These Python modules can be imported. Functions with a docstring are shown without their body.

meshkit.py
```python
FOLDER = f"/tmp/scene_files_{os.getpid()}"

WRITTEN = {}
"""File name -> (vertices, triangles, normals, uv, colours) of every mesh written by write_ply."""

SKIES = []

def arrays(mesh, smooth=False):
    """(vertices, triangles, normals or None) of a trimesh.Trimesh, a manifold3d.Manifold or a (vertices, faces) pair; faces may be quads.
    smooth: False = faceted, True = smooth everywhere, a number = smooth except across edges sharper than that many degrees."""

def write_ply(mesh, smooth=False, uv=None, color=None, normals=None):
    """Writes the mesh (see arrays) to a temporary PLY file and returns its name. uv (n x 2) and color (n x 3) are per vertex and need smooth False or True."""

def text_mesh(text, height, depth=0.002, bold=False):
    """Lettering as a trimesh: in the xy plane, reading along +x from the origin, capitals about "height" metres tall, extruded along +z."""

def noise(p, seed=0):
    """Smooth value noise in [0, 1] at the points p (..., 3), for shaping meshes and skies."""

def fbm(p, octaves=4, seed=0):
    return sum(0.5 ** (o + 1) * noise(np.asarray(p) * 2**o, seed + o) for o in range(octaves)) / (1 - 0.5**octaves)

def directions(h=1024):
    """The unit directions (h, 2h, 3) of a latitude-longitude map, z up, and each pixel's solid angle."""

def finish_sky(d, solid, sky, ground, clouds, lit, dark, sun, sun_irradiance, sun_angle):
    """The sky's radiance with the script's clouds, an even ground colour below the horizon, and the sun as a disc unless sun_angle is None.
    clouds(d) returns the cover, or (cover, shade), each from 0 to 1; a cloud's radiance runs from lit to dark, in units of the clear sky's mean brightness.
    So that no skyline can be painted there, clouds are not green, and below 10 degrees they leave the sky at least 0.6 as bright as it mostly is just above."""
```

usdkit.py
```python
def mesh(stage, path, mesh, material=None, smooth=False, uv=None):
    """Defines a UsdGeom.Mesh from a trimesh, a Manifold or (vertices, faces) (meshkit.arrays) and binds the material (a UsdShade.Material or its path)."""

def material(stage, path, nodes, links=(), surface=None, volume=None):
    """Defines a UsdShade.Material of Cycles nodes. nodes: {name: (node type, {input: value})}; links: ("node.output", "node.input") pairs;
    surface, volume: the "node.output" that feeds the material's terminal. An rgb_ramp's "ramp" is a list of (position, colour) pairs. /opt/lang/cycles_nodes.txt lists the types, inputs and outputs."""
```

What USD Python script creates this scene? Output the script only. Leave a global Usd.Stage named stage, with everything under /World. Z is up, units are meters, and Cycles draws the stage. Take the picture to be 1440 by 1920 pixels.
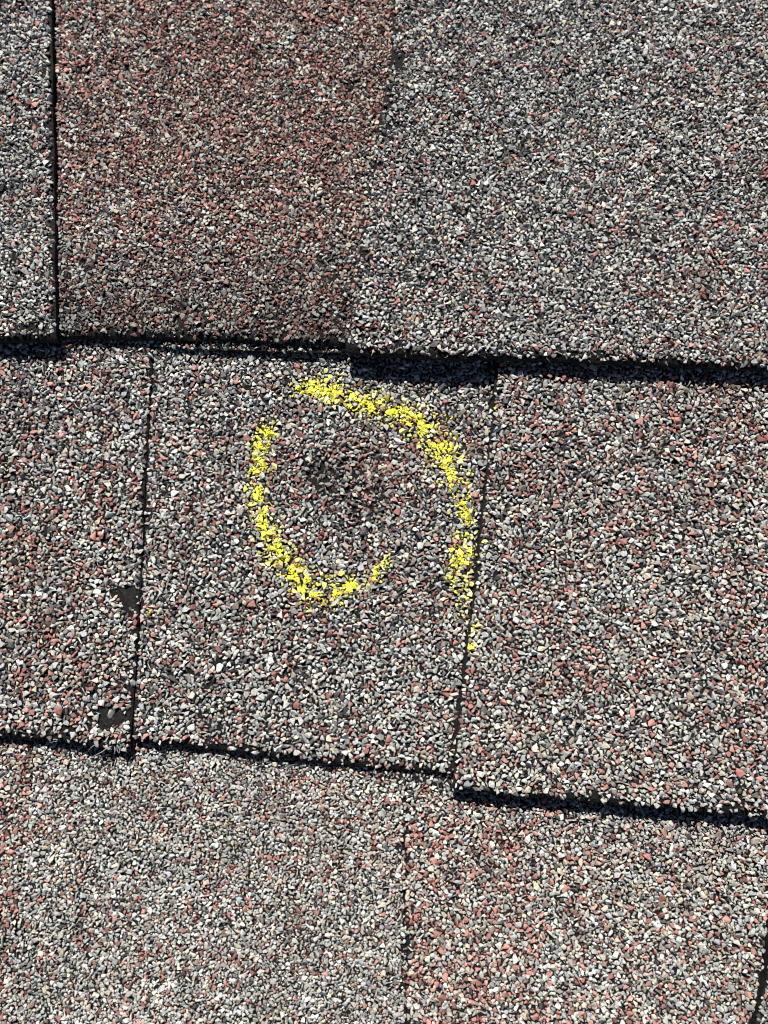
import math
import numpy as np
import usdkit
import meshkit
from pxr import Usd, UsdGeom, UsdLux, UsdShade, Gf, Sdf, Vt
from scipy.spatial import cKDTree, Delaunay, ConvexHull
import shapely
from shapely.geometry import Polygon, LineString, Point

# ------------------------------------------------------------------ stage, camera, sky, sun
stage = Usd.Stage.CreateInMemory()
UsdGeom.SetStageUpAxis(stage, 'Z')
UsdGeom.SetStageMetersPerUnit(stage, 1.0)
UsdGeom.Xform.Define(stage, '/World')
UsdGeom.Scope.Define(stage, '/World/Looks')

PITCH = math.radians(24.0)            # slope of the roof; +v runs up the slope
TILT = math.radians(8.0)              # the camera leans towards the ridge
DIST = 267.0                          # mm from lens to roof along the view axis
TX = 0.5                              # tangent of half the horizontal view angle
SUN_EL = math.radians(42.0)           # above the roof plane
SUN_AZ = math.radians(-12.0)          # from straight up-slope, towards +u
EXPOSURE = 0.95
R_ROOF = np.array([[1, 0, 0],
                   [0, math.cos(PITCH), -math.sin(PITCH)],
                   [0, math.sin(PITCH), math.cos(PITCH)]])    # columns: u, v, w in the world

fwd = np.array([0.0, math.sin(TILT), -math.cos(TILT)])
cup = np.array([0.0, math.cos(TILT), math.sin(TILT)])
right = np.array([1.0, 0.0, 0.0])
EYE = -DIST * fwd                                              # local millimetres


def world_matrix(cols, origin):
    m = np.eye(4)
    m[:3, :3] = np.asarray(cols)
    m[:3, 3] = origin
    return Gf.Matrix4d(*m.T.ravel().tolist())


cam = UsdGeom.Camera.Define(stage, '/World/camera')
cam.AddTransformOp().Set(world_matrix(np.stack([R_ROOF @ right, R_ROOF @ cup, -(R_ROOF @ fwd)], 1), R_ROOF @ EYE / 1000))
cam.CreateFocalLengthAttr(26.0)
cam.CreateHorizontalApertureAttr(26.0 * 2 * TX)
cam.CreateVerticalApertureAttr(26.0 * 2 * TX * 4 / 3)
cam.CreateFStopAttr(7.5)
cam.CreateFocusDistanceAttr(0.262)
cam.CreateClippingRangeAttr(Gf.Vec2f(0.02, 1000.0))
cam.CreateExposureAttr(EXPOSURE)

sun_local = np.array([math.cos(SUN_EL) * math.sin(SUN_AZ), math.cos(SUN_EL) * math.cos(SUN_AZ), math.sin(SUN_EL)])
sun = R_ROOF @ sun_local
sky_mat = usdkit.material(stage, '/World/Looks/sky_material', {
    'sky': ('sky_texture', {'sky_type': 'single_scattering', 'sun_disc': False,
                            'sun_elevation': math.asin(sun[2]), 'sun_rotation': math.atan2(sun[0], sun[1]),
                            'altitude': 2500.0, 'air_density': 0.28, 'aerosol_density': 0.15, 'ozone_density': 0.2}),
    'bg': ('background_shader', {'strength': 0.05})},
    [('sky.color', 'bg.color')], surface='bg.background')
dome = UsdLux.DomeLight.Define(stage, '/World/sky')
UsdShade.MaterialBindingAPI.Apply(dome.GetPrim()).Bind(sky_mat)
dome.GetPrim().SetCustomDataByKey('kind', 'structure')
dl = UsdLux.DistantLight.Define(stage, '/World/sun')
dl.CreateNormalizeAttr(True)
dl.CreateIntensityAttr(1.25)
dl.CreateAngleAttr(0.5)
dl.CreateColorAttr(Gf.Vec3f(1.0, 0.965, 0.91))
zax = sun / np.linalg.norm(sun)
xax = np.cross([0, 0, 1.0], zax); xax /= np.linalg.norm(xax)
dl.AddTransformOp().Set(world_matrix(np.stack([xax, np.cross(zax, xax), zax], 1), (0, 0, 0)))


# ------------------------------------------------------------------ helpers
def ray(px, py):
    x, y = (np.asarray(px, float) - 720) / 720 * TX, (960 - np.asarray(py, float)) / 720 * TX
    return fwd + x[..., None] * right + y[..., None] * cup


def at(px, py, w=0.0):
    """The point (u, v) of the roof seen in that direction at height w (a number)."""
    d = ray(px, py)
    t = (w - EYE[2]) / d[..., 2]
    return (EYE + t[..., None] * d)[..., :2]


def seen(p):
    """Picture coordinates of local points (n, 3), used to choose grading and colour zones of the shingles."""
    q = np.asarray(p) - EYE
    z = q @ fwd
    return 720 + q @ right / z / TX * 720, 960 - q @ cup / z / TX * 720, z


def obj(path, v, f, mat, col=None, smooth=False):
    """One mesh prim; v in millimetres relative to its thing."""
    m = usdkit.mesh(stage, path, (np.asarray(v) / 1000.0, f), mat, smooth=smooth)
    if col is not None:
        UsdGeom.PrimvarsAPI(m).CreatePrimvar('tone', Sdf.ValueTypeNames.Color3fArray, 'vertex').Set(
            Vt.Vec3fArray.FromNumpy(np.asarray(col, np.float32)))
    return m


def thing(name, label, cat, origin, group=None):
    x = UsdGeom.Xform.Define(stage, '/World/' + name)
    x.AddTransformOp().Set(world_matrix(R_ROOF, R_ROOF @ np.asarray(origin) / 1000))
    p = x.GetPrim()
    p.SetCustomDataByKey('label', label)
    p.SetCustomDataByKey('category', cat)
    if group:
        p.SetCustomDataByKey('group', group)
    return p


# ------------------------------------------------------------------ materials
def stone_material(path, rough=0.75):
    return usdkit.material(stage, path, {
        'a': ('attribute', {'attribute': 'tone'}),
        'tc': ('texture_coordinate', {}),
        'n1': ('noise_texture', {'scale': 1900.0, 'detail': 3.0, 'roughness': 0.65}),
        'r1': ('rgb_ramp', {'ramp': [(0.25, (0.55, 0.54, 0.53)), (0.5, (1.0, 1.0, 1.0)), (0.72, (1.3, 1.3, 1.28))]}),
        'mx': ('mix', {'mix_type': 'multiply', 'fac': 1.0}),
        'bp': ('bump', {'strength': 0.35, 'distance': 0.00012}),
        'p': ('principled_bsdf', {'roughness': rough, 'specular_ior_level': 0.35})},
        [('tc.object', 'n1.vector'), ('n1.fac', 'r1.fac'), ('a.color', 'mx.color1'), ('r1.color', 'mx.color2'),
         ('mx.color', 'p.base_color'), ('n1.fac', 'bp.height'), ('bp.normal', 'p.normal')], surface='p.BSDF')


granule_mat = stone_material('/World/Looks/mineral_granules')
chalk_mat = stone_material('/World/Looks/yellow_chalk', 0.95)
asphalt_mat = usdkit.material(stage, '/World/Looks/asphalt', {
    'tc': ('texture_coordinate', {}),
    'n1': ('noise_texture', {'scale': 1500.0, 'detail': 5.0, 'roughness': 0.75}),
    'r1': ('rgb_ramp', {'ramp': [(0.35, (0.004, 0.0038, 0.004)), (0.55, (0.009, 0.0083, 0.0085)), (0.68, (0.04, 0.037, 0.037)), (0.8, (0.13, 0.12, 0.12))]}),
    'bp': ('bump', {'strength': 0.9, 'distance': 0.0003}),
    'p': ('principled_bsdf', {'roughness': 0.85, 'specular_ior_level': 0.12})},
    [('tc.object', 'n1.vector'), ('n1.fac', 'r1.fac'), ('r1.color', 'p.base_color'), ('n1.fac', 'bp.height'), ('bp.normal', 'p.normal')], surface='p.BSDF')
tar_mat = usdkit.material(stage, '/World/Looks/bare_tar', {
    'tc': ('texture_coordinate', {}),
    'n1': ('noise_texture', {'scale': 700.0, 'detail': 4.0}),
    'r1': ('rgb_ramp', {'ramp': [(0.3, (0.008, 0.0076, 0.0078)), (0.62, (0.015, 0.0142, 0.0144)), (0.76, (0.05, 0.047, 0.047))]}),
    'bp': ('bump', {'strength': 0.8, 'distance': 0.0004}),
    'p': ('principled_bsdf', {'roughness': 0.8, 'specular_ior_level': 0.1})},
    [('tc.object', 'n1.vector'), ('n1.fac', 'r1.fac'), ('r1.color', 'p.base_color'), ('n1.fac', 'bp.height'), ('bp.normal', 'p.normal')], surface='p.BSDF')
fibre_mat = usdkit.material(stage, '/World/Looks/glass_fibre', {
    'p': ('principled_bsdf', {'base_color': (0.5, 0.5, 0.48), 'roughness': 0.4})}, surface='p.BSDF')
deck_mat = usdkit.material(stage, '/World/Looks/granulated_roofing', {
    'tc': ('texture_coordinate', {}),
    'v': ('voronoi_texture', {'scale': 750.0}),
    'r1': ('rgb_ramp', {'ramp': [(0.0, (0.04, 0.04, 0.04)), (0.3, (0.15, 0.15, 0.14)), (0.55, (0.3, 0.3, 0.28)), (0.75, (0.1, 0.09, 0.08)), (0.9, (0.22, 0.1, 0.08))], 'interpolate': False}),
    'sp': ('rgb_ramp', {'ramp': [(0.0, (1, 1, 1)), (1.0, (0, 0, 0))]}),
    'bp': ('bump', {'strength': 1.0, 'distance': 0.001}),
    'p': ('principled_bsdf', {'roughness': 0.8})},
    [('tc.object', 'v.vector'), ('v.color', 'r1.fac'), ('r1.color', 'p.base_color'), ('v.distance', 'sp.fac'), ('sp.color', 'bp.height'), ('bp.normal', 'p.normal')], surface='p.BSDF')

# ------------------------------------------------------------------ the roof under the shingles
v1a, v1b = at(107, 640, 7.0), at(1440, 692, 7.0)
v2a, v2b = at(0, 1385, 5.0), at(1440, 1535, 5.0)


def vline(a, b, u):
    return a[1] + (b[1] - a[1]) / (b[0] - a[0]) * (np.asarray(u) - a[0])


def row_height(row, u, v, h):
    """Height of the top of a shingle of that course whose lower edge stands h above the course below."""
    if row == 1:
        return 1.0 + h - 0.030 * (v - vline(v1a, v1b, u))
    if row == 2:
        return h - 0.035 * (v - vline(v2a, v2b, u))
    return h - 0.030 * (v - vline(v2a, v2b, u))


L = 2500.0
deck_v = np.array([[-L, -L, -7.5], [L, -L, -7.5], [L, L, -7.5], [-L, L, -7.5], [-L, -L, -25.], [L, -L, -25.], [L, L, -25.], [-L, L, -25.]])
deck_f = [[0, 1, 2, 3], [7, 6, 5, 4], [0, 4, 5, 1], [1, 5, 6, 2], [2, 6, 7, 3], [3, 7, 4, 0]]
deck = obj('/World/roof', deck_v @ R_ROOF.T, deck_f, deck_mat)
deck.GetPrim().SetCustomDataByKey('kind', 'structure')

# ------------------------------------------------------------------ granule shapes
rng = np.random.default_rng(41)


def granule_shape(n):
    while True:
        d = rng.normal(size=(n, 3)); d /= np.linalg.norm(d, axis=1, keepdims=True)
        d *= rng.uniform(0.78, 1.2, (n, 1))
        d[:, 2] = np.where(d[:, 2] < -0.45, -0.45 + 0.1 * d[:, 2], d[:, 2])
        h = ConvexHull(d)
        if d[:, 2].max() < 0.5 or np.ptp(d[:, 0]) < 1.2 or np.ptp(d[:, 1]) < 1.2:
            continue
        idx = {k: i for i, k in enumerate(h.vertices)}
        v = d[h.vertices]
        f = np.array([[idx[k] for k in s] for s in h.simplices])
        nrm = np.cross(v[f[:, 1]] - v[f[:, 0]], v[f[:, 2]] - v[f[:, 0]])
        flip = (nrm * (v[f].mean(1) - v.mean(0))).sum(1) < 0
        f[flip] = f[flip][:, ::-1]
        f = f[v[f].mean(1)[:, 2] > -0.43]                      # the flat underside sits in the asphalt
        used = np.unique(f)
        back = np.zeros(len(v), int); back[used] = np.arange(len(used))
        return v[used], back[f]


BIG = [granule_shape(9 + k % 3) for k in range(40)]
SMALL = [granule_shape(8) for _ in range(30)]


def rotations(yaw, tx, ty):
    cy, sy = np.cos(yaw), np.sin(yaw)
    z = np.zeros_like(yaw); o = np.ones_like(yaw)
    rz = np.stack([np.stack([cy, -sy, z], -1), np.stack([sy, cy, z], -1), np.stack([z, z, o], -1)], -2)
    cx, sx = np.cos(tx), np.sin(tx)
    rx = np.stack([np.stack([o, z, z], -1), np.stack([z, cx, -sx], -1), np.stack([z, sx, cx], -1)], -2)
    cz, sz = np.cos(ty), np.sin(ty)
    ry = np.stack([np.stack([cz, z, sz], -1), np.stack([z, o, z], -1), np.stack([-sz, z, cz], -1)], -2)
    return rx @ ry @ rz


PALETTE = {
    'white': (0.385, 0.387, 0.365), 'cream': (0.39, 0.358, 0.29), 'grey': (0.29, 0.285, 0.27), 'blue': (0.28, 0.295, 0.30),
    'tan': (0.31, 0.262, 0.215), 'brick': (0.30, 0.15, 0.127), 'red': (0.205, 0.088, 0.078), 'brown': (0.17, 0.128, 0.11),
    'coal': (0.055, 0.052, 0.052), 'dark': (0.145, 0.14, 0.136)}
KEYS = list(PALETTE)
COLS = np.array([PALETTE[k] for k in KEYS])


def mixture(**kw):
    w = np.array([kw.get(k, 0.0) for k in KEYS], float)
    return w / w.sum()


MIX = {
    'grey': mixture(white=24, cream=7, grey=24, blue=10, tan=4, brick=6, red=4, brown=3, coal=7, dark=11),
    'red': mixture(white=8, cream=10, grey=9, blue=1, tan=13, brick=24, red=20, brown=11, coal=2, dark=4),
    'mixed': mixture(white=16, cream=8, grey=24, blue=12, tan=6, brick=11, red=6, brown=4, coal=6, dark=9),
    'pale': mixture(white=26, cream=11, grey=27, blue=13, tan=6, brick=7, red=3, brown=2, coal=3, dark=5),
    'rosy': mixture(white=14, cream=12, grey=15, blue=5, tan=9, brick=31, red=7, brown=3, coal=2, dark=3)}


def scatter(inside, box, seed, density, tight=1.0):
    """Granule centres and radii: coarse ones first, then finer ones in the gaps between them."""
    g = np.random.default_rng(seed)
    area = (box[2] - box[0]) * (box[3] - box[1])
    P, Rr = np.zeros((0, 2)), np.zeros(0)
    for r0, r1, per, gap, rounds in ((1.02, 1.32, 0.04, 0.84, 1), (0.82, 1.02, 0.24, 0.79, 2), (0.63, 0.82, 0.5, 0.75, 3), (0.44, 0.63, 0.8, 0.71, 3), (0.28, 0.44, 1.2, 0.70, 2)):
        gap = gap * tight
        for _ in range(rounds):
            n = int(area * per * density)
            c = g.uniform((box[0], box[1]), (box[2], box[3]), (n, 2))
            r = g.uniform(r0, r1, n)
            ok = inside(c, r)
            c, r = c[ok], r[ok]
            if len(P):
                keep = np.ones(len(c), bool)
                near = cKDTree(P).query(c, k=5)
                for k in range(5):
                    kk = np.minimum(near[1][:, k], len(P) - 1)
                    keep &= near[0][:, k] > gap * (r + Rr[kk]) * 0.95
                c, r = c[keep], r[keep]
            if not len(c):
                continue
            pairs = cKDTree(c).query_pairs(2 * r1 * gap, output_type='ndarray')
            if len(pairs):
                d = np.linalg.norm(c[pairs[:, 0]] - c[pairs[:, 1]], axis=1)
                pairs = pairs[d < gap * (r[pairs[:, 0]] + r[pairs[:, 1]])]
                pairs = pairs[np.lexsort((pairs.max(1), pairs.min(1)))]
                alive = np.ones(len(c), bool)
                for a, b in np.sort(pairs, 1):
                    if alive[a]:
                        alive[b] = False
                c, r = c[alive], r[alive]
            P, Rr = np.vstack([P, c]), np.concatenate([Rr, r])
    return P, Rr


def grains(P, w, r, slope, seed, col):
    """Lists of (vertices, faces, colours, index) for all granules, one entry per shape."""
    g = np.random.default_rng(seed)
    n = len(P)
    yaw = g.uniform(0, 2 * np.pi, n)
    rot = rotations(yaw, g.normal(0, 0.33, n), g.normal(0, 0.33, n))
    stretch = np.stack([g.uniform(1.0, 1.35, n), g.uniform(0.8, 1.08, n), g.uniform(0.55, 0.95, n)], 1)
    out = []
    big = r > 0.46
    pick = g.integers(0, 40, n)
    for shapes, mask in ((BIG, big), (SMALL, ~big)):
        for k in range(len(shapes)):
            i = np.nonzero(mask & (pick % len(shapes) == k))[0]
            if not len(i):
                continue
            v0, f0 = shapes[k]
            v = v0[None] * (stretch[i] * r[i, None])[:, None]
            v = np.einsum('nij,nkj->nki', rot[i], v)
            v[..., 0] += P[i, 0, None]; v[..., 1] += P[i, 1, None]; v[..., 2] += w[i, None]
            out.append((v, f0, col[i], i))
    return out


def joined(groups, keep=None):
    V, F, C, n = [], [], [], 0
    for v, f, c, i in groups:
        if keep is not None:
            m = keep[i]
            v, c = v[m], c[m]
        if not len(v):
            continue
        k, q = v.shape[:2]
        V.append(v.reshape(-1, 3)); C.append(np.repeat(c, q, 0))
        F.append((f[None] + (np.arange(k) * q)[:, None, None]).reshape(-1, 3) + n)
        n += k * q
    return np.vstack(V), np.vstack(F), np.vstack(C)


# ------------------------------------------------------------------ shingle bodies
def rough_outline(pts, seed, amp=0.36):
    """The polygon with a point each 0.9 mm, torn a little as cut asphalt is."""
    line = shapely.segmentize(Polygon(pts).exterior, 0.9)
    p = np.array(line.coords)[:-1]
    t = np.roll(p, -1, 0) - np.roll(p, 1, 0)
    t /= np.linalg.norm(t, axis=1, keepdims=True) + 1e-9
    q = np.column_stack([p, np.full(len(p), seed * 7.3)])
    e = (meshkit.fbm(q * 0.6, 3, seed) - 0.5) * 2 * amp + (meshkit.noise(q * 0.09, seed + 5) - 0.5) * 1.1 * amp * 2
    return p + np.stack([t[:, 1], -t[:, 0]], 1) * e[:, None]


def body(outline, top, thick):
    """A closed sheet over the outline: top(u, v) heights, bottom thick below."""
    poly = Polygon(outline)
    x0, y0, x1, y1 = poly.bounds
    gx, gy = np.meshgrid(np.arange(x0, x1, 4.0), np.arange(y0, y1, 4.0))
    gp = np.column_stack([gx.ravel(), gy.ravel()])
    gp = gp[shapely.contains_xy(poly.buffer(-2.6), gp[:, 0], gp[:, 1])]
    rings = []
    for d in (0.5, 1.2, 2.0):
        b = poly.buffer(-d)
        for gpoly in getattr(b, 'geoms', [b]):
            rings.append(np.array(shapely.segmentize(gpoly.exterior.simplify(0.05), 1.6).coords)[:-1])
    pts = np.vstack([outline] + rings + [gp])
    tri = Delaunay(pts).simplices
    c = pts[tri].mean(1)
    tri = tri[shapely.contains_xy(poly, c[:, 0], c[:, 1])]
    a = np.cross(pts[tri[:, 1]] - pts[tri[:, 0]], pts[tri[:, 2]] - pts[tri[:, 0]])
    tri = tri[np.abs(a) > 1e-9]; a = a[np.abs(a) > 1e-9]
    tri[a < 0] = tri[a < 0][:, ::-1]
    z = top(pts[:, 0], pts[:, 1])
    n, m = len(pts), len(outline)
    v = np.vstack([np.column_stack([pts, z]), np.column_stack([pts, z - thick])])
    k = np.arange(m); k2 = (k + 1) % m
    ccw = Polygon(outline).exterior.is_ccw
    s = np.vstack([np.column_stack([k, k + n, k2 + n]), np.column_stack([k, k2 + n, k2])])
    if not ccw:
        s = s[:, ::-1]
    return v, np.vstack([tri, tri[:, ::-1] + n, s])


# px outlines of the visible shingle tabs: course, height of the lower edge, left edge, lower edge, right edge (from top to bottom, left to right)
T1, T2, T3 = -190, 560, 1330
PIECES = [
    dict(key='A', row=1, h=6.0, left=[(-200, T1), (-200, 642)], low=[(0, 637)], right=[(94, T1), (96, 0), (99, 200), (103, 420), (105, 637)],
         layer=2.6, mix=['grey'], label='grey shingle at the top left with a dark open joint on its right'),
    dict(key='B', row=1, h=3.0, left=[(101, T1), (103, 0), (106, 300), (109, 632)], low=[(200, 632), (290, 634), (400, 636), (480, 640), (600, 644)],
         right=[(790, T1), (770, 0), (760, 200), (730, 400), (700, 600), (690, 648)], layer=1.4, mix=['red'],
         label='reddish brown shingle of the upper course left of the raised grey tab'),
    dict(key='C', row=1, h=6.4, left=[(748, T1), (738, 0), (735, 100), (721, 180), (706, 260), (696, 300), (690, 350), (680, 430), (668, 520), (656, 600), (649, 655)],
         low=[(720, 664), (800, 668), (960, 671), (1100, 676), (1240, 682), (1440, 692)], right=[(1640, T1), (1640, 700)], layer=2.8, mix=['grey'],
         label='wide raised grey shingle at the top right, casting the thickest shadow'),
    dict(key='D', row=2, h=4.6, left=[(-200, T2), (-200, 1365)], low=[(0, 1382), (100, 1391), (200, 1405)],
         right=[(294, T2), (287, 660), (280, 780), (272, 900), (266, 1060), (259, 1180), (252, 1280), (244, 1411)], layer=2.0, mix=['mixed'],
         label='grey and red shingle with two bare tar spots near its frayed right corner'),
    dict(key='E', row=2, h=3.9, left=[(295, T2), (288.5, 660), (281.5, 780), (274, 900), (269, 1060), (261.5, 1180), (255, 1280), (249, 1391)],
         low=[(300, 1397), (400, 1407), (480, 1417), (600, 1433), (713, 1444)], right=[(970, T2), (960, 690), (950, 850), (935, 1000), (915, 1150), (895, 1300), (866, 1457)],
         layer=1.5, mix=['mixed'], label='shingle carrying the yellow chalk ring with a dark bruise inside it'),
    dict(key='F', row=2, h=6.3, left=[(938, T2), (930, 690), (926, 760), (917, 850), (905, 960), (893, 1080), (880, 1180), (868, 1280), (857, 1380), (848, 1480)],
         low=[(960, 1493), (1100, 1505), (1240, 1518), (1440, 1534)], right=[(1640, T2), (1640, 1560)], layer=2.8, mix=['mixed'],
         label='raised grey, tan and red shingle right of the chalk ring'),
    dict(key='K', row=3, h=0.3, left=[(-200, T3), (-200, 2130)], low=[(-100, 2130)], right=[(78, T3), (58, 1480), (45, 1600), (36, 1720), (22, 1830), (4, 1930), (-30, 2130)],
         layer=None, mix=['rosy'], label='narrow reddish shingle strip at the lower left corner'),
    dict(key='G', row=3, h=0.25, left=[(79, T3), (58.6, 1480), (45.6, 1600), (36.6, 1720), (22.6, 1830), (4.6, 1930), (-29, 2130)], low=[(400, 2130)],
         right=[(762, T3), (759, 1560), (760, 1700), (762, 1800), (761, 1920), (761, 2130)], layer=None, mix=['pale'],
         label='pale grey shingle at the bottom left of centre'),
    dict(key='H', row=3, h=0.35, left=[(763, T3), (760, 1560), (761, 1700), (763, 1800), (762, 1920), (762, 2130)], low=[(1100, 2130)],
         right=[(1478, T3), (1455, 1600), (1437, 1740), (1428, 1830), (1407, 1925), (1376, 2130)], layer=None, mix=['rosy'],
         label='reddish and pale shingle at the bottom right of centre'),
    dict(key='I', row=3, h=0.4, left=[(1487, T3), (1464, 1600), (1446, 1740), (1437, 1830), (1416, 1925), (1385, 2130)], low=[(1500, 2130)],
         right=[(1640, T3), (1640, 2130)], layer=None, mix=['mixed'], label='sliver of dark reddish shingle in the bottom right corner'),
]

# worn places, picture coordinates: x, y, radius, share of granules gone
WORN = {'D': [(250, 1295, 9, .8), (262, 1010, 6, .7), (268, 930, 6, .7), (225, 1400, 18, .45), (120, 1378, 18, .25)],
        'E': [(596, 876, 22, .5), (575, 868, 11, .6), (600, 898, 12, .5), (655, 905, 55, .15), (410, 1242, 7, .9), (395, 1276, 7, .6), (280, 960, 7, .6), (390, 1370, 25, .3)],
        'A': [(92, 30, 7, .7), (92, 230, 7, .8), (94, 300, 7, .7), (97, 420, 6, .7), (60, 628, 26, .4)],
        'B': [(350, 615, 35, .25), (500, 620, 35, .25), (630, 625, 40, .2), (640, 500, 25, .2)],
        'C': [(736, 115, 18, .75), (726, 190, 14, .65), (722, 245, 10, .6), (738, 60, 9, .5), (700, 310, 10, .5), (690, 610, 26, .25), (720, 650, 26, .2), (690, 480, 10, .5)],
        'F': [(1390, 1500, 22, .4)],
        'G': [(752, 1590, 7, .6), (753, 1780, 7, .5), (748, 1850, 7, .5)],
        'H': [],
        'K': [], 'I': []}
TAR = [[(224, 1104), (237, 1105), (241, 1102), (251, 1103), (252, 1112), (250, 1122), (252, 1136), (250, 1153), (244, 1149), (240, 1138), (233, 1131), (229, 1120)],
       [(190, 1326), (196, 1329), (204, 1327), (209, 1333), (221, 1331), (232, 1334), (244, 1333), (243, 1346), (236, 1351), (229, 1349), (224, 1355), (214, 1351), (208, 1357), (205, 1363), (197, 1361), (190, 1363), (192, 1345)]]
GROUP = 'asphalt shingle tabs overlapping on the roof'
MARGIN = 100
SHEET = {}
order = []

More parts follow.
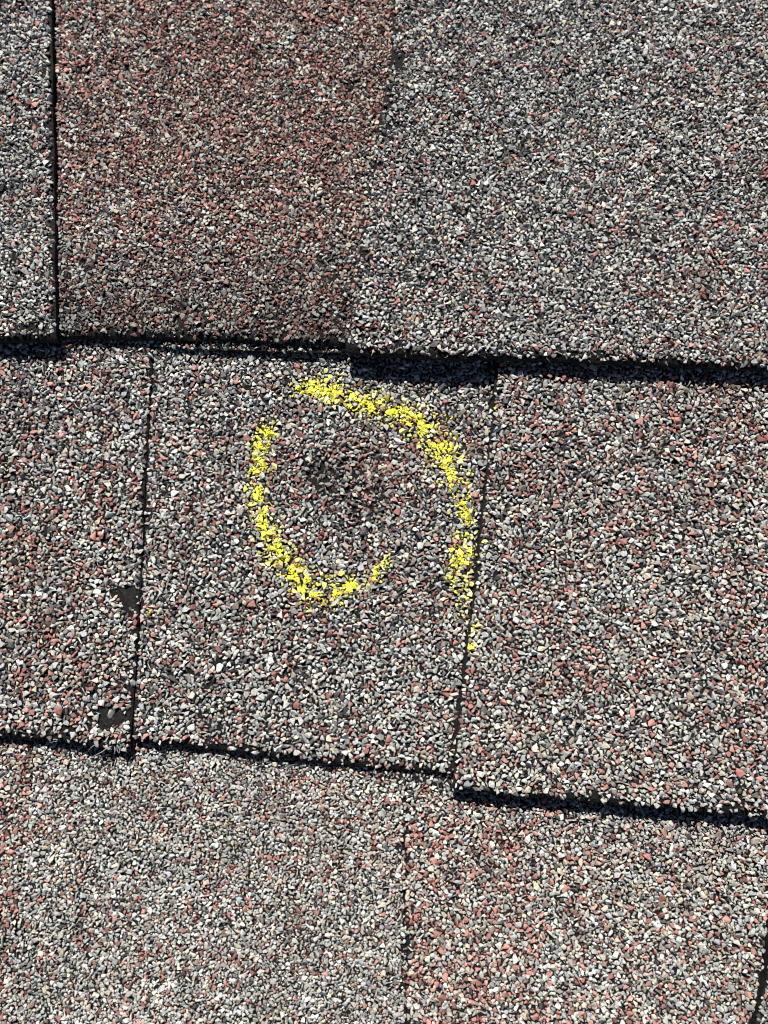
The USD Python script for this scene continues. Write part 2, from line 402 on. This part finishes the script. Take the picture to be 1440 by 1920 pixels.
for num, p in enumerate(PIECES):
    key, row, h = p['key'], p['row'], p['h']
    px = p['left'] + p['low'] + p['right'][::-1]
    px = np.array(px, float)
    uv = at(px[:, 0], px[:, 1], h)
    for _ in range(4):                                          # onto the tab's own height
        w = row_height(row, uv[:, 0], uv[:, 1], h)
        d = ray(px[:, 0], px[:, 1])
        uv = (EYE + ((w - EYE[2]) / d[:, 2])[:, None] * d)[:, :2]
    nl = len(p['left'])
    low_uv = np.vstack([uv[nl - 1:nl + len(p['low']) + 1]])
    outline = rough_outline(uv, 11 + num, {'K': 0.1, 'G': 0.1, 'H': 0.1, 'D': 0.22, 'E': 0.22, 'C': 0.6}.get(key, 0.36))
    low_line = LineString(low_uv)
    low_tree = cKDTree(np.array(shapely.segmentize(low_line, 0.5).coords))
    edge_ring = LineString(np.vstack([outline, outline[:1]]))
    edge_tree = cKDTree(np.array(shapely.segmentize(edge_ring, 0.4).coords))
    hh = h
    if key == 'E':                                              # this tab lies flatter towards its right corner
        ua, ub = low_uv[0, 0], low_uv[-1, 0]
        hfun = lambda u, ua=ua, ub=ub: 4.0 - 0.9 * np.clip((u - ua) / (ub - ua), 0, 1)
    else:
        hfun = lambda u, hh=hh: hh + 0 * u
    round_low = 1.0 if row < 3 else 0.0

    def top(u, v, row=row, hfun=hfun, low_tree=low_tree, edge_tree=edge_tree, num=num, rl=round_low):
        q = np.column_stack([np.asarray(u), np.asarray(v), np.full(len(np.atleast_1d(u)), num * 9.1)])
        d = low_tree.query(q[:, :2])[0]
        e = edge_tree.query(q[:, :2])[0]
        z = row_height(row, q[:, 0], q[:, 1], hfun(q[:, 0]))
        z = z + (meshkit.fbm(q / 22.0, 3, num) - 0.5) * 0.9
        z = z - rl * 0.9 * np.clip(1 - d / 3.0, 0, 1) ** 2 - 0.28 * np.clip(1 - e / 1.0, 0, 1) ** 2
        return z

    if key == 'E':                                              # the struck place: a shallow dent
        bu, bv = at(597, 882, 4.0)
        plain = top
        top = lambda u, v, plain=plain: plain(u, v) - 0.9 * np.exp(-((np.asarray(u) - bu) ** 2 + (np.asarray(v) - bv) ** 2) / 5.0 ** 2)
    poly = Polygon(outline)
    cu, cv = poly.centroid.x, poly.centroid.y
    origin = np.array([cu, cv, float(row_height(row, cu, cv, h)) - 3.0])
    name = 'roof_shingle' + (f'_{num:03d}' if num else '')
    t = thing(name, p['label'], 'shingle', origin, GROUP)
    path = '/World/' + name
    thick = {1: 2.4, 2: 2.4, 3: 3.0}[row]
    if key in 'BE':
        thick = 1.9
    v, f = body(outline, top, thick)
    obj(path + '/asphalt_mat', v - origin, f, asphalt_mat)
    if p['layer']:                                              # the laminated second layer beneath, set back a little or peeking out
        inset = np.array([(0.0, 0.9)]) if key not in 'BE' else np.array([(0.0, 0.0)])
        pl = poly.buffer(-0.7) if key not in 'BE' else poly.buffer(-0.05)
        pl = max(getattr(pl, 'geoms', [pl]), key=lambda x: x.area)
        if key in 'BE':
            # a strip of the layer below shows along part of the lower edge
            if key == 'B':
                strip = at(np.array([300, 300, 420, 540, 640, 640, 640]), np.array([600, 649, 655, 659, 660, 640, 600]), 2.0)
            else:
                strip = at(np.array([640, 690, 752, 800, 852, 858, 700]), np.array([1400, 1447, 1461, 1470, 1477, 1400, 1390]), 1.4)
            ol2 = rough_outline(strip, 91 + num, 0.2)
            z0 = 1.0 + (0.75 if key == 'B' else 0.35)
            fn = (lambda u, vv, row=row: row_height(row, u, vv, 0.0) + 0.6) if key == 'B' else (lambda u, vv, row=row: row_height(row, u, vv, 0.0) + 1.35)
            th2 = 1.0 if key == 'B' else 1.2
        else:
            ol2 = np.array(pl.exterior.coords)[:-1]
            fn = lambda u, vv, top=top, thick=thick: row_height(row, u, vv, h) - thick - 0.45
            th2 = p['layer']
        v, f = body(ol2, fn, th2)
        obj(path + '/backing_layer', v - origin, f, asphalt_mat)
        if key in 'BE':
            spoly = Polygon(ol2)
            sp, sr = scatter(lambda c, r: shapely.contains_xy(spoly, c[:, 0], c[:, 1]), spoly.bounds, 500 + num, 1.0)
            gs = np.random.default_rng(600 + num)
            few = gs.uniform(size=len(sp)) < 0.7
            sp, sr = sp[few], sr[few] * 0.85
            scol = np.clip(COLS[gs.choice(len(KEYS), len(sp), p=MIX['mixed'])] * np.exp(gs.normal(0, 0.2, (len(sp), 1))), 0.015, 0.6)
            gv = joined(grains(sp, fn(sp[:, 0], sp[:, 1]) + sr * 0.2, sr, None, 700 + num, scol))
            bm = obj(path + '/backing_layer/granules', gv[0] - origin, gv[1], granule_mat, gv[2])
            bm.GetPrim().SetCustomDataByKey('kind', 'stuff')

    # ---- granules
    worn = WORN[key]
    view = Polygon(at(np.array([-MARGIN, 1440 + MARGIN, 1440 + MARGIN, -MARGIN]), np.array([-MARGIN, -MARGIN, 1920 + MARGIN, 1920 + MARGIN]), 3.0))
    upper = {1: -400, 2: 600, 3: 1360}[row]
    cover = Polygon(at(np.array([-MARGIN, 1440 + MARGIN, 1440 + MARGIN, -MARGIN]), np.array([upper, upper, 2100, 2100]), 3.0))
    region = poly.buffer(-0.55 if row < 3 else 0).intersection(view).intersection(cover)
    if key == 'B':
        region = region.difference(Polygon(at(np.array([760, 755, 725, 705, 690, 670, 900]), np.array([-200, 100, 300, 450, 560, 700, 700]), 4.0)))
    if key == 'E':
        region = region.difference(Polygon(at(np.array([955, 940, 925, 905, 890, 868, 1000]), np.array([560, 820, 1000, 1160, 1280, 1500, 1500]), 4.0)))

    def inside(c, r, region=region):
        return shapely.contains_xy(region, c[:, 0], c[:, 1])
    ks = {'A': 0.98, 'B': 0.95, 'C': 0.98, 'D': 1.06, 'E': 1.06, 'F': 1.08, 'K': 0.92, 'G': 0.86, 'H': 0.98, 'I': 0.98}[key]                        # the courses carry different granule sizes
    P, r = scatter(lambda c, r: inside(c * ks, r), np.array(region.bounds) / ks, 100 + num, 1.0, {1: 0.97, 2: 0.96, 3: 0.94}[row])
    P, r = P * ks, r * ks
    g = np.random.default_rng(200 + num)
    z = top(P[:, 0], P[:, 1])
    X, Y, depth = seen(np.column_stack([P, z]))
    gone = np.zeros(len(P))
    for (wx, wy, wr, share) in worn:
        dd = np.hypot(X - wx, Y - wy) / wr
        gone = np.maximum(gone, share * np.clip(1.5 - dd, 0, 0.5) * 2)
    if key == 'D':
        for spot in TAR:
            near = Polygon(spot).buffer(4.0)
            gone = np.maximum(gone, 0.96 * shapely.contains_xy(near, X, Y))
    dl_ = low_tree.query(P)[0]
    de_ = edge_tree.query(P)[0]
    q3 = np.column_stack([P, np.full(len(P), num * 3.7)])
    patch = meshkit.fbm(q3 / 6.0, 3, 40 + num)
    if row < 3:
        gone = np.maximum(gone, (0.75 if key in 'AB' else 0.62) * np.clip(1.15 - dl_ / 3.2, 0, 1))
    gone = np.maximum(gone, 0.45 * np.clip(1 - de_ / 0.7, 0, 1))
    side = {'A': (p['right'], 1.1, .7), 'D': (p['right'], 0.65, .85), 'E': (p['left'], 0.5, .5), 'C': (p['left'], 0.5, .7), 'F': (p['left'], 0.5, 1.0), 'G': (p['right'], 0.4, .7), 'H': (p['right'], 0.7, .7)}.get(key)
    if side:                                                    # bare cut edges along the joints
        sl = np.array(shapely.segmentize(LineString(side[0]), 2.0).coords)
        sd = cKDTree(sl).query(np.column_stack([X, Y]))[0] * 0.185
        gone = np.maximum(gone, side[2] * (sd < side[1] * ((0.6 if key in 'FC' else 0.15) + (0.8 if key in 'FC' else 1.7) * meshkit.noise(np.column_stack([P / 3.0, np.zeros(len(P))]), 31 + num))))
    if key == 'H':
        sl = np.array(shapely.segmentize(LineString(p['left']), 2.0).coords)
        gone = np.maximum(gone, 0.7 * (cKDTree(sl).query(np.column_stack([X, Y]))[0] * 0.185 < 0.4))
    if key == 'E':
        sl = np.array(shapely.segmentize(LineString(PIECES[5]['left']), 2.0).coords)
        gone = np.maximum(gone, 0.9 * (cKDTree(sl).query(np.column_stack([X, Y]))[0] * 0.185 < 0.9))
    if key in 'ABCDE':
        gone = np.maximum(gone, np.clip((patch - 0.66) * 2.5, 0, 0.3))
    keep = g.uniform(size=len(P)) > gone
    P, r, z, X, Y, depth, q3 = P[keep], r[keep], z[keep], X[keep], Y[keep], depth[keep], q3[keep]
    n = len(P)
    # colour: a mixture per zone of the tab, in small clumps
    wts = np.repeat(MIX[p['mix'][0]][None], n, 0)

    def blend(a, share):
        share = np.clip(share, 0, 1)[:, None]
        return wts * (1 - share) + MIX[a][None] * share
    if key == 'B':
        wts = blend('mixed', 0.45 * np.clip((Y - 300) / 200, 0, 1) + 0.2 * (X < 250))
    if key == 'C':
        wts = blend('mixed', 0.5 * np.clip((Y - 350) / 250, 0, 1) + 0.3 * np.clip((X - 1100) / 300, 0, 1))
    if key == 'A':
        wts = blend('mixed', np.full(n, 0.25))
    if key == 'D':
        wts = blend('pale', 0.6 * np.clip((760 - Y) / 100, 0, 1))
        wts = blend('rosy', 0.35 * np.clip((Y - 800) / 150, 0, 1) * (X < 220))
    if key == 'E':
        wts = blend('grey', 0.7 * np.clip((820 - Y) / 100, 0, 1))
        wts = blend('pale', 0.5 * np.clip((Y - 1180) / 150, 0, 1))
        wts = blend('red', 0.55 * np.exp(-((X - 660) / 120) ** 2 - ((Y - 900) / 90) ** 2))
    if key == 'F':
        wts = blend('pale', 0.45 * np.clip((Y - 800) / 400, 0, 1))
        wts = blend('rosy', 0.25 + 0 * X)
    if key == 'H':
        wts = blend('mixed', 0.9 * np.clip((1560 - Y) / 60, 0, 1))
        wts = blend('pale', np.clip((X - 900) / 200, 0, 0.65))
    if key == 'G':
        wts = blend('rosy', 0.30 * np.clip((X - 450) / 200, 0, 1) * (Y < 1620) + 0.12)
    clump = meshkit.noise(q3 / 2.6, 70 + num) * 0.6 + meshkit.noise(q3 / 9.0, 75 + num) * 0.4
    redk = np.array([k in ('brick', 'red', 'brown') for k in KEYS])
    wts = wts * np.where(redk[None], np.clip(0.25 + 3.0 * (clump[:, None] - 0.28), 0.2, 2.4), 1.0)
    wts /= wts.sum(1, keepdims=True)
    which = (wts.cumsum(1) < g.uniform(size=(n, 1))).sum(1).clip(0, len(KEYS) - 1)
    col = COLS[which] * np.exp(g.normal(0, 0.16, (n, 1))) * np.exp(g.normal(0, 0.022, (n, 3)))
    tone = 0.6 * meshkit.noise(q3 / 3.4, 80 + num) + 0.4 * meshkit.noise(q3 / 12.0, 85 + num)
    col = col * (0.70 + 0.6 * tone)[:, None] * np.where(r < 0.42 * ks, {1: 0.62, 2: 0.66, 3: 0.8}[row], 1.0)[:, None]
    if key == 'B':                                              # dirt held along the lower edge
        col = col * (1 - 0.42 * np.clip((Y - 420) / 190, 0, 1))[:, None]
    if key == 'E':                                              # granules scuffed and blackened there
        col = col * (1 - 0.36 * np.exp(-((X - 600) / 42) ** 2 - ((Y - 880) / 34) ** 2) - 0.2 * np.exp(-((X - 660) / 90) ** 2 - ((Y - 915) / 60) ** 2))[:, None]
    col = np.clip(col, 0.012, 0.6)
    # coarse grains stand on top, fines sit low between them; the whole layer is lumpy
    lump = (meshkit.noise(q3 / 2.9, 90 + num) - 0.5) * 0.75 + (meshkit.noise(q3 / 6.5, 95 + num) - 0.5) * 0.55
    w = z + r * g.uniform(0.05, 0.5, n) * np.clip((r / ks - 0.2) / 0.35, 0, 1) + 0.4 * ks * g.uniform(0, 1, n) ** 3 + lump * np.clip((r / ks - 0.22) / 0.3, 0.25, 1) + 0.12
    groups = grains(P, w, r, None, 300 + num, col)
    SHEET[key] = dict(P=P, w=w, r=r, groups=groups, top=top, X=X, Y=Y, poly=poly, region=region)

    # the coarsest granules in view are pieces of their own, the rest one layer
    inview = (X > 2) & (X < 1438) & (Y > 2) & (Y < 1918)
    if key == 'D' or key == 'E' or key == 'F':
        inview &= Y > 690
    if row == 3:
        inview &= Y > 1500
    size = np.where(inview, r / depth, 0)
    most = np.argsort(-size)[:300]
    most = most[size[most] * 1440 / (2 * TX) * 2 >= 9.0]
    single = np.zeros(n, bool); single[most] = True
    if (~single).any():
        V, F, C = joined(groups, ~single)
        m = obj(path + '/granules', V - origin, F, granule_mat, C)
        m.GetPrim().SetCustomDataByKey('kind', 'stuff')
    k = 0
    for gv, gf, gc, gi in groups:
        for j in np.nonzero(single[gi])[0]:
            obj(path + '/granule' + (f'_{k:03d}' if k else ''), gv[j] - origin, gf, granule_mat, np.repeat(gc[j:j + 1], len(gv[j]), 0))
            k += 1
    order.append((key, name, origin))
NAMES = {k: (n, o) for k, n, o in order}


# ------------------------------------------------------------------ chalk
def chalk_line(pts):
    p = np.array(pts, float)
    t = np.arange(len(p))
    tt = np.linspace(0, len(p) - 1, 400)
    from scipy.interpolate import CubicSpline
    return np.column_stack([CubicSpline(t, p[:, 0])(tt), CubicSpline(t, p[:, 1])(tt), np.interp(tt, t, p[:, 2]), np.interp(tt, t, p[:, 3])])


# x, y, half width, strength along each stroke
STROKES = [
    [(548, 730, 7, .5), (575, 727, 14, .8), (605, 730, 19, 1.0), (640, 742, 17, .95), (690, 759, 19, 1.0), (740, 770, 17, 1.0), (775, 785, 20, 1.0), (805, 815, 22, 1.0), (828, 843, 23, 1.0),
     (846, 880, 20, 1.0), (860, 915, 17, .95), (868, 945, 14, .7), (872, 985, 13, .45), (873, 1020, 22, .9), (868, 1045, 21, 1.0), (860, 1070, 17, 1.0), (860, 1105, 14, .85), (868, 1135, 14, .35), (881, 1175, 9, .5), (883, 1215, 7, .25)],
    [(512, 816, 8, .5), (493, 816, 18, .9), (487, 850, 14, .9), (485, 880, 14, .95), (481, 915, 13, .6), (488, 955, 15, .9), (500, 990, 16, .9), (513, 1025, 20, 1.0), (540, 1062, 18, .95), (570, 1090, 20, .95),
     (590, 1112, 18, .85), (625, 1108, 18, .9), (660, 1098, 13, .95), (690, 1092, 11, .6), (712, 1068, 12, .7), (726, 1052, 7, .4), (741, 1030, 6, .4)],
]
chalk_origin = np.array([*at(680, 920, 2.0), 2.0])
chalk_thing = thing('chalk_ring', 'broken hand drawn ring of bright yellow chalk on the middle shingle', 'chalk mark', chalk_origin)
gch = np.random.default_rng(77)
YEL = np.array([0.84, 0.80, 0.085])
for sk, st in enumerate(STROKES):
    line = chalk_line(st)
    tree = cKDTree(line[:, :2])
    VV, FF, CC, off = [], [], [], 0
    for key in 'EF':
        S = SHEET[key]
        d, j = tree.query(np.column_stack([S['X'], S['Y']]))
        half, strength = line[j, 2], line[j, 3]
        q = np.column_stack([S['P'], np.full(len(S['P']), 4.4)])
        lump = meshkit.noise(q / 2.6, 5) * 0.8 + meshkit.noise(q / 1.1, 6) * 0.2
        prob = strength * np.clip(1.15 - (d / (0.8 * half)) ** 1.5, 0, 1) * np.clip((lump - 0.43) * 6.0, 0.02, 1.15)
        dust = 0.7 * strength * np.clip((2.2 - d / half) / 1.2, 0, 1)
        u = gch.uniform(size=len(d))
        heavy = u < prob
        light = (~heavy) & (gch.uniform(size=len(d)) < dust)
        for v, f, c, i in S['groups']:
            fn = np.cross(v[:, f[:, 1]] - v[:, f[:, 0]], v[:, f[:, 2]] - v[:, f[:, 0]])
            fn /= np.linalg.norm(fn, axis=2, keepdims=True) + 1e-12
            for a in np.nonzero(heavy[i] | light[i])[0]:
                if heavy[i[a]]:
                    fm = fn[a, :, 2] > -0.05
                    s, lift, amount = 1.16, 0.07, gch.uniform(0.72, 1.0)
                else:
                    fm = (fn[a, :, 2] > 0.55) & (gch.uniform(size=len(f)) < 0.8)
                    s, lift, amount = 1.03, 0.02, gch.uniform(0.2, 0.7)
                if not fm.any():
                    continue
                ctr = v[a].mean(0)
                vv = ctr + (v[a] - ctr) * s + (0, 0, lift)
                if heavy[i[a]]:
                    vv = vv + gch.normal(0, 0.05, vv.shape)
                used = np.unique(f[fm]); back = np.full(len(vv), -1); back[used] = np.arange(len(used))
                cc = YEL * amount * gch.uniform(0.9, 1.06) + c[a] * (1 - amount)
                VV.append(vv[used]); FF.append(back[f[fm]] + off); CC.append(np.repeat(cc[None], len(used), 0)); off += len(used)
    # crumbs rubbed off the stick between the granules
    nc = 2000
    pick = gch.choice(len(line), nc, p=line[:, 3] ** 2 / (line[:, 3] ** 2).sum())
    cx = line[pick, 0] + gch.normal(0, 0.48, nc) * line[pick, 2]
    cy = line[pick, 1] + gch.normal(0, 0.48, nc) * line[pick, 2]
    for x, y in zip(cx.tolist(), cy.tolist()):
        key = 'F' if SHEET['F']['poly'].contains(Point(*at(x, y, 3.0))) else 'E'
        P2 = at(x, y, 3.0)
        lq = np.array([[P2[0], P2[1], 4.4]])
        if meshkit.noise(lq / 2.6, 5)[0] * 0.8 + meshkit.noise(lq / 1.1, 6)[0] * 0.2 < 0.54 + 0.08 * gch.normal():
            continue
        z = float(SHEET[key]['top'](np.array([P2[0]]), np.array([P2[1]]))[0]) + 0.15
        sv, sf = SMALL[gch.integers(0, len(SMALL))]
        rr = gch.uniform(0.16, 0.44)
        VV.append(sv * rr + (P2[0], P2[1], z + gch.uniform(0.3, 0.75))); FF.append(sf + off)
        CC.append(np.repeat((YEL * gch.uniform(0.85, 1.05))[None], len(sv), 0)); off += len(sv)
    obj('/World/chalk_ring/stroke' + (f'_{sk:03d}' if sk else ''), np.vstack(VV) - chalk_origin, np.vstack(FF), chalk_mat, np.vstack(CC))
# single flecks that fell away from the strokes
VV, FF, CC, off = [], [], [], 0
for fk, (x, y, rr) in enumerate(((929, 766, 1.0), (280, 1149, 1.1), (905, 783, .6), (848, 780, .8), (856, 776, .6), (920, 805, .5), (312, 1163, .5), (543, 738, .7), (575, 1140, .5), (623, 1135, .8), (626, 1145, .5), (486, 1060, .6), (895, 1040, .7), (880, 1225, .5), (882, 1200, .6), (470, 930, .6), (505, 1065, .6), (843, 960, .6))):
    P2 = at(x, y, 3.0)
    key = 'F' if SHEET['F']['poly'].contains(Point(*P2)) else 'E'
    z = float(SHEET[key]['top'](np.array([P2[0]]), np.array([P2[1]]))[0])
    VV, FF, CC, off = [], [], [], 0
    for _ in range(4):
        sv, sf = SMALL[gch.integers(0, len(SMALL))]
        s = rr * gch.uniform(0.3, 0.6)
        VV.append(sv * s + (P2[0] + gch.normal(0, 0.35 * rr), P2[1] + gch.normal(0, 0.35 * rr), z + gch.uniform(0.55, 0.95))); FF.append(sf + off)
        CC.append(np.repeat((YEL * gch.uniform(0.85, 1.05))[None], len(sv), 0)); off += len(sv)
    obj('/World/chalk_ring/fleck' + (f'_{fk:03d}' if fk else ''), np.vstack(VV) - chalk_origin, np.vstack(FF), chalk_mat, np.vstack(CC))

# ------------------------------------------------------------------ bare tar spots and frayed glass fibre on the left shingle
dname, dorigin = NAMES['D']
for k, spot in enumerate(TAR):
    s = np.array(shapely.segmentize(Polygon(spot).exterior, 4.0).coords)[:-1]
    s = s + np.random.default_rng(31 + k).normal(0, 1.6, s.shape)
    uv = at(s[:, 0], s[:, 1], 5.0)
    v, f = body(rough_outline(uv, 55 + k, 0.2), lambda u, vv: SHEET['D']['top'](u, vv) + 0.16, 0.5)
    m = obj(f'/World/{dname}/tar_spot' + (f'_{k:03d}' if k else ''), v - dorigin, f, tar_mat, smooth=30)
    m.GetPrim().SetCustomDataByKey('label', ['wedge shaped patch of bare black tar beside the joint', 'ragged patch of bare black tar above the torn corner'][k])


def wires(path, starts, origin, topf, seed):
    """A tuft of short glass fibres as thin bent tubes."""
    g = np.random.default_rng(seed)
    V, F, off = [], [], 0
    for x, y, length, ang, rad in starts:
        p2 = at(x, y, 5.0)
        z0 = float(topf(np.array([p2[0]]), np.array([p2[1]]))[0]) + g.uniform(0.2, 0.8)
        n = 6
        a = math.radians(ang) + np.cumsum(g.normal(0, 0.16, n))
        step = length / n
        pts = np.column_stack([p2[0] + np.cumsum(np.cos(a)) * step, p2[1] + np.cumsum(np.sin(a)) * step, z0 + np.cumsum(g.normal(0.02, 0.08, n))])
        t = np.gradient(pts, axis=0); t /= np.linalg.norm(t, axis=1, keepdims=True)
        s = np.cross(t, (0, 0, 1.0)); s /= np.linalg.norm(s, axis=1, keepdims=True)
        b = np.cross(s, t)
        rr = rad * np.linspace(1, 0.6, n)[:, None]
        ring = np.stack([pts + s * rr, pts - 0.5 * s * rr + 0.87 * b * rr, pts - 0.5 * s * rr - 0.87 * b * rr], 1)
        V.append(ring.reshape(-1, 3))
        i, j = np.meshgrid(np.arange(n - 1), np.arange(3), indexing='ij')
        q = np.stack([i * 3 + j, i * 3 + (j + 1) % 3, (i + 1) * 3 + (j + 1) % 3, (i + 1) * 3 + j], -1).reshape(-1, 4)
        F.append(np.vstack([q[:, [0, 1, 2]], q[:, [0, 2, 3]]]) + off); off += n * 3
    return obj(path, np.vstack(V) - origin, np.vstack(F), fibre_mat)


gf = np.random.default_rng(9)
tuft = [(218 + gf.normal(0, 7), 1397 + gf.normal(0, 4), gf.uniform(1.0, 2.6), gf.uniform(-75, -20), gf.uniform(0.05, 0.12)) for _ in range(9)]
tuft += [(204, 1398, 5.5, 225, 0.06), (262, 1010, 2.5, 100, 0.07), (264, 1085, 3.0, 110, 0.06), (260, 1130, 2.0, 95, 0.07), (255, 1230, 2.0, 80, 0.06), (254, 1290, 3.0, 85, 0.05), (180, 1396, 3.0, 200, 0.05), (110, 1388, 3.0, 190, 0.04)]
wires(f'/World/{dname}/frayed_fibre', tuft, dorigin, SHEET['D']['top'], 3)
cname, corigin = NAMES['C']
edge = [(x, y, gf.uniform(1, 2.5), gf.uniform(200, 340), 0.04) for x, y in ((700, 662), (760, 668), (840, 670), (905, 671), (1020, 674), (1100, 678), (1170, 680), (1245, 684), (1372, 690))]
wires(f'/World/{cname}/frayed_fibre', edge, corigin, SHEET['C']['top'], 4)
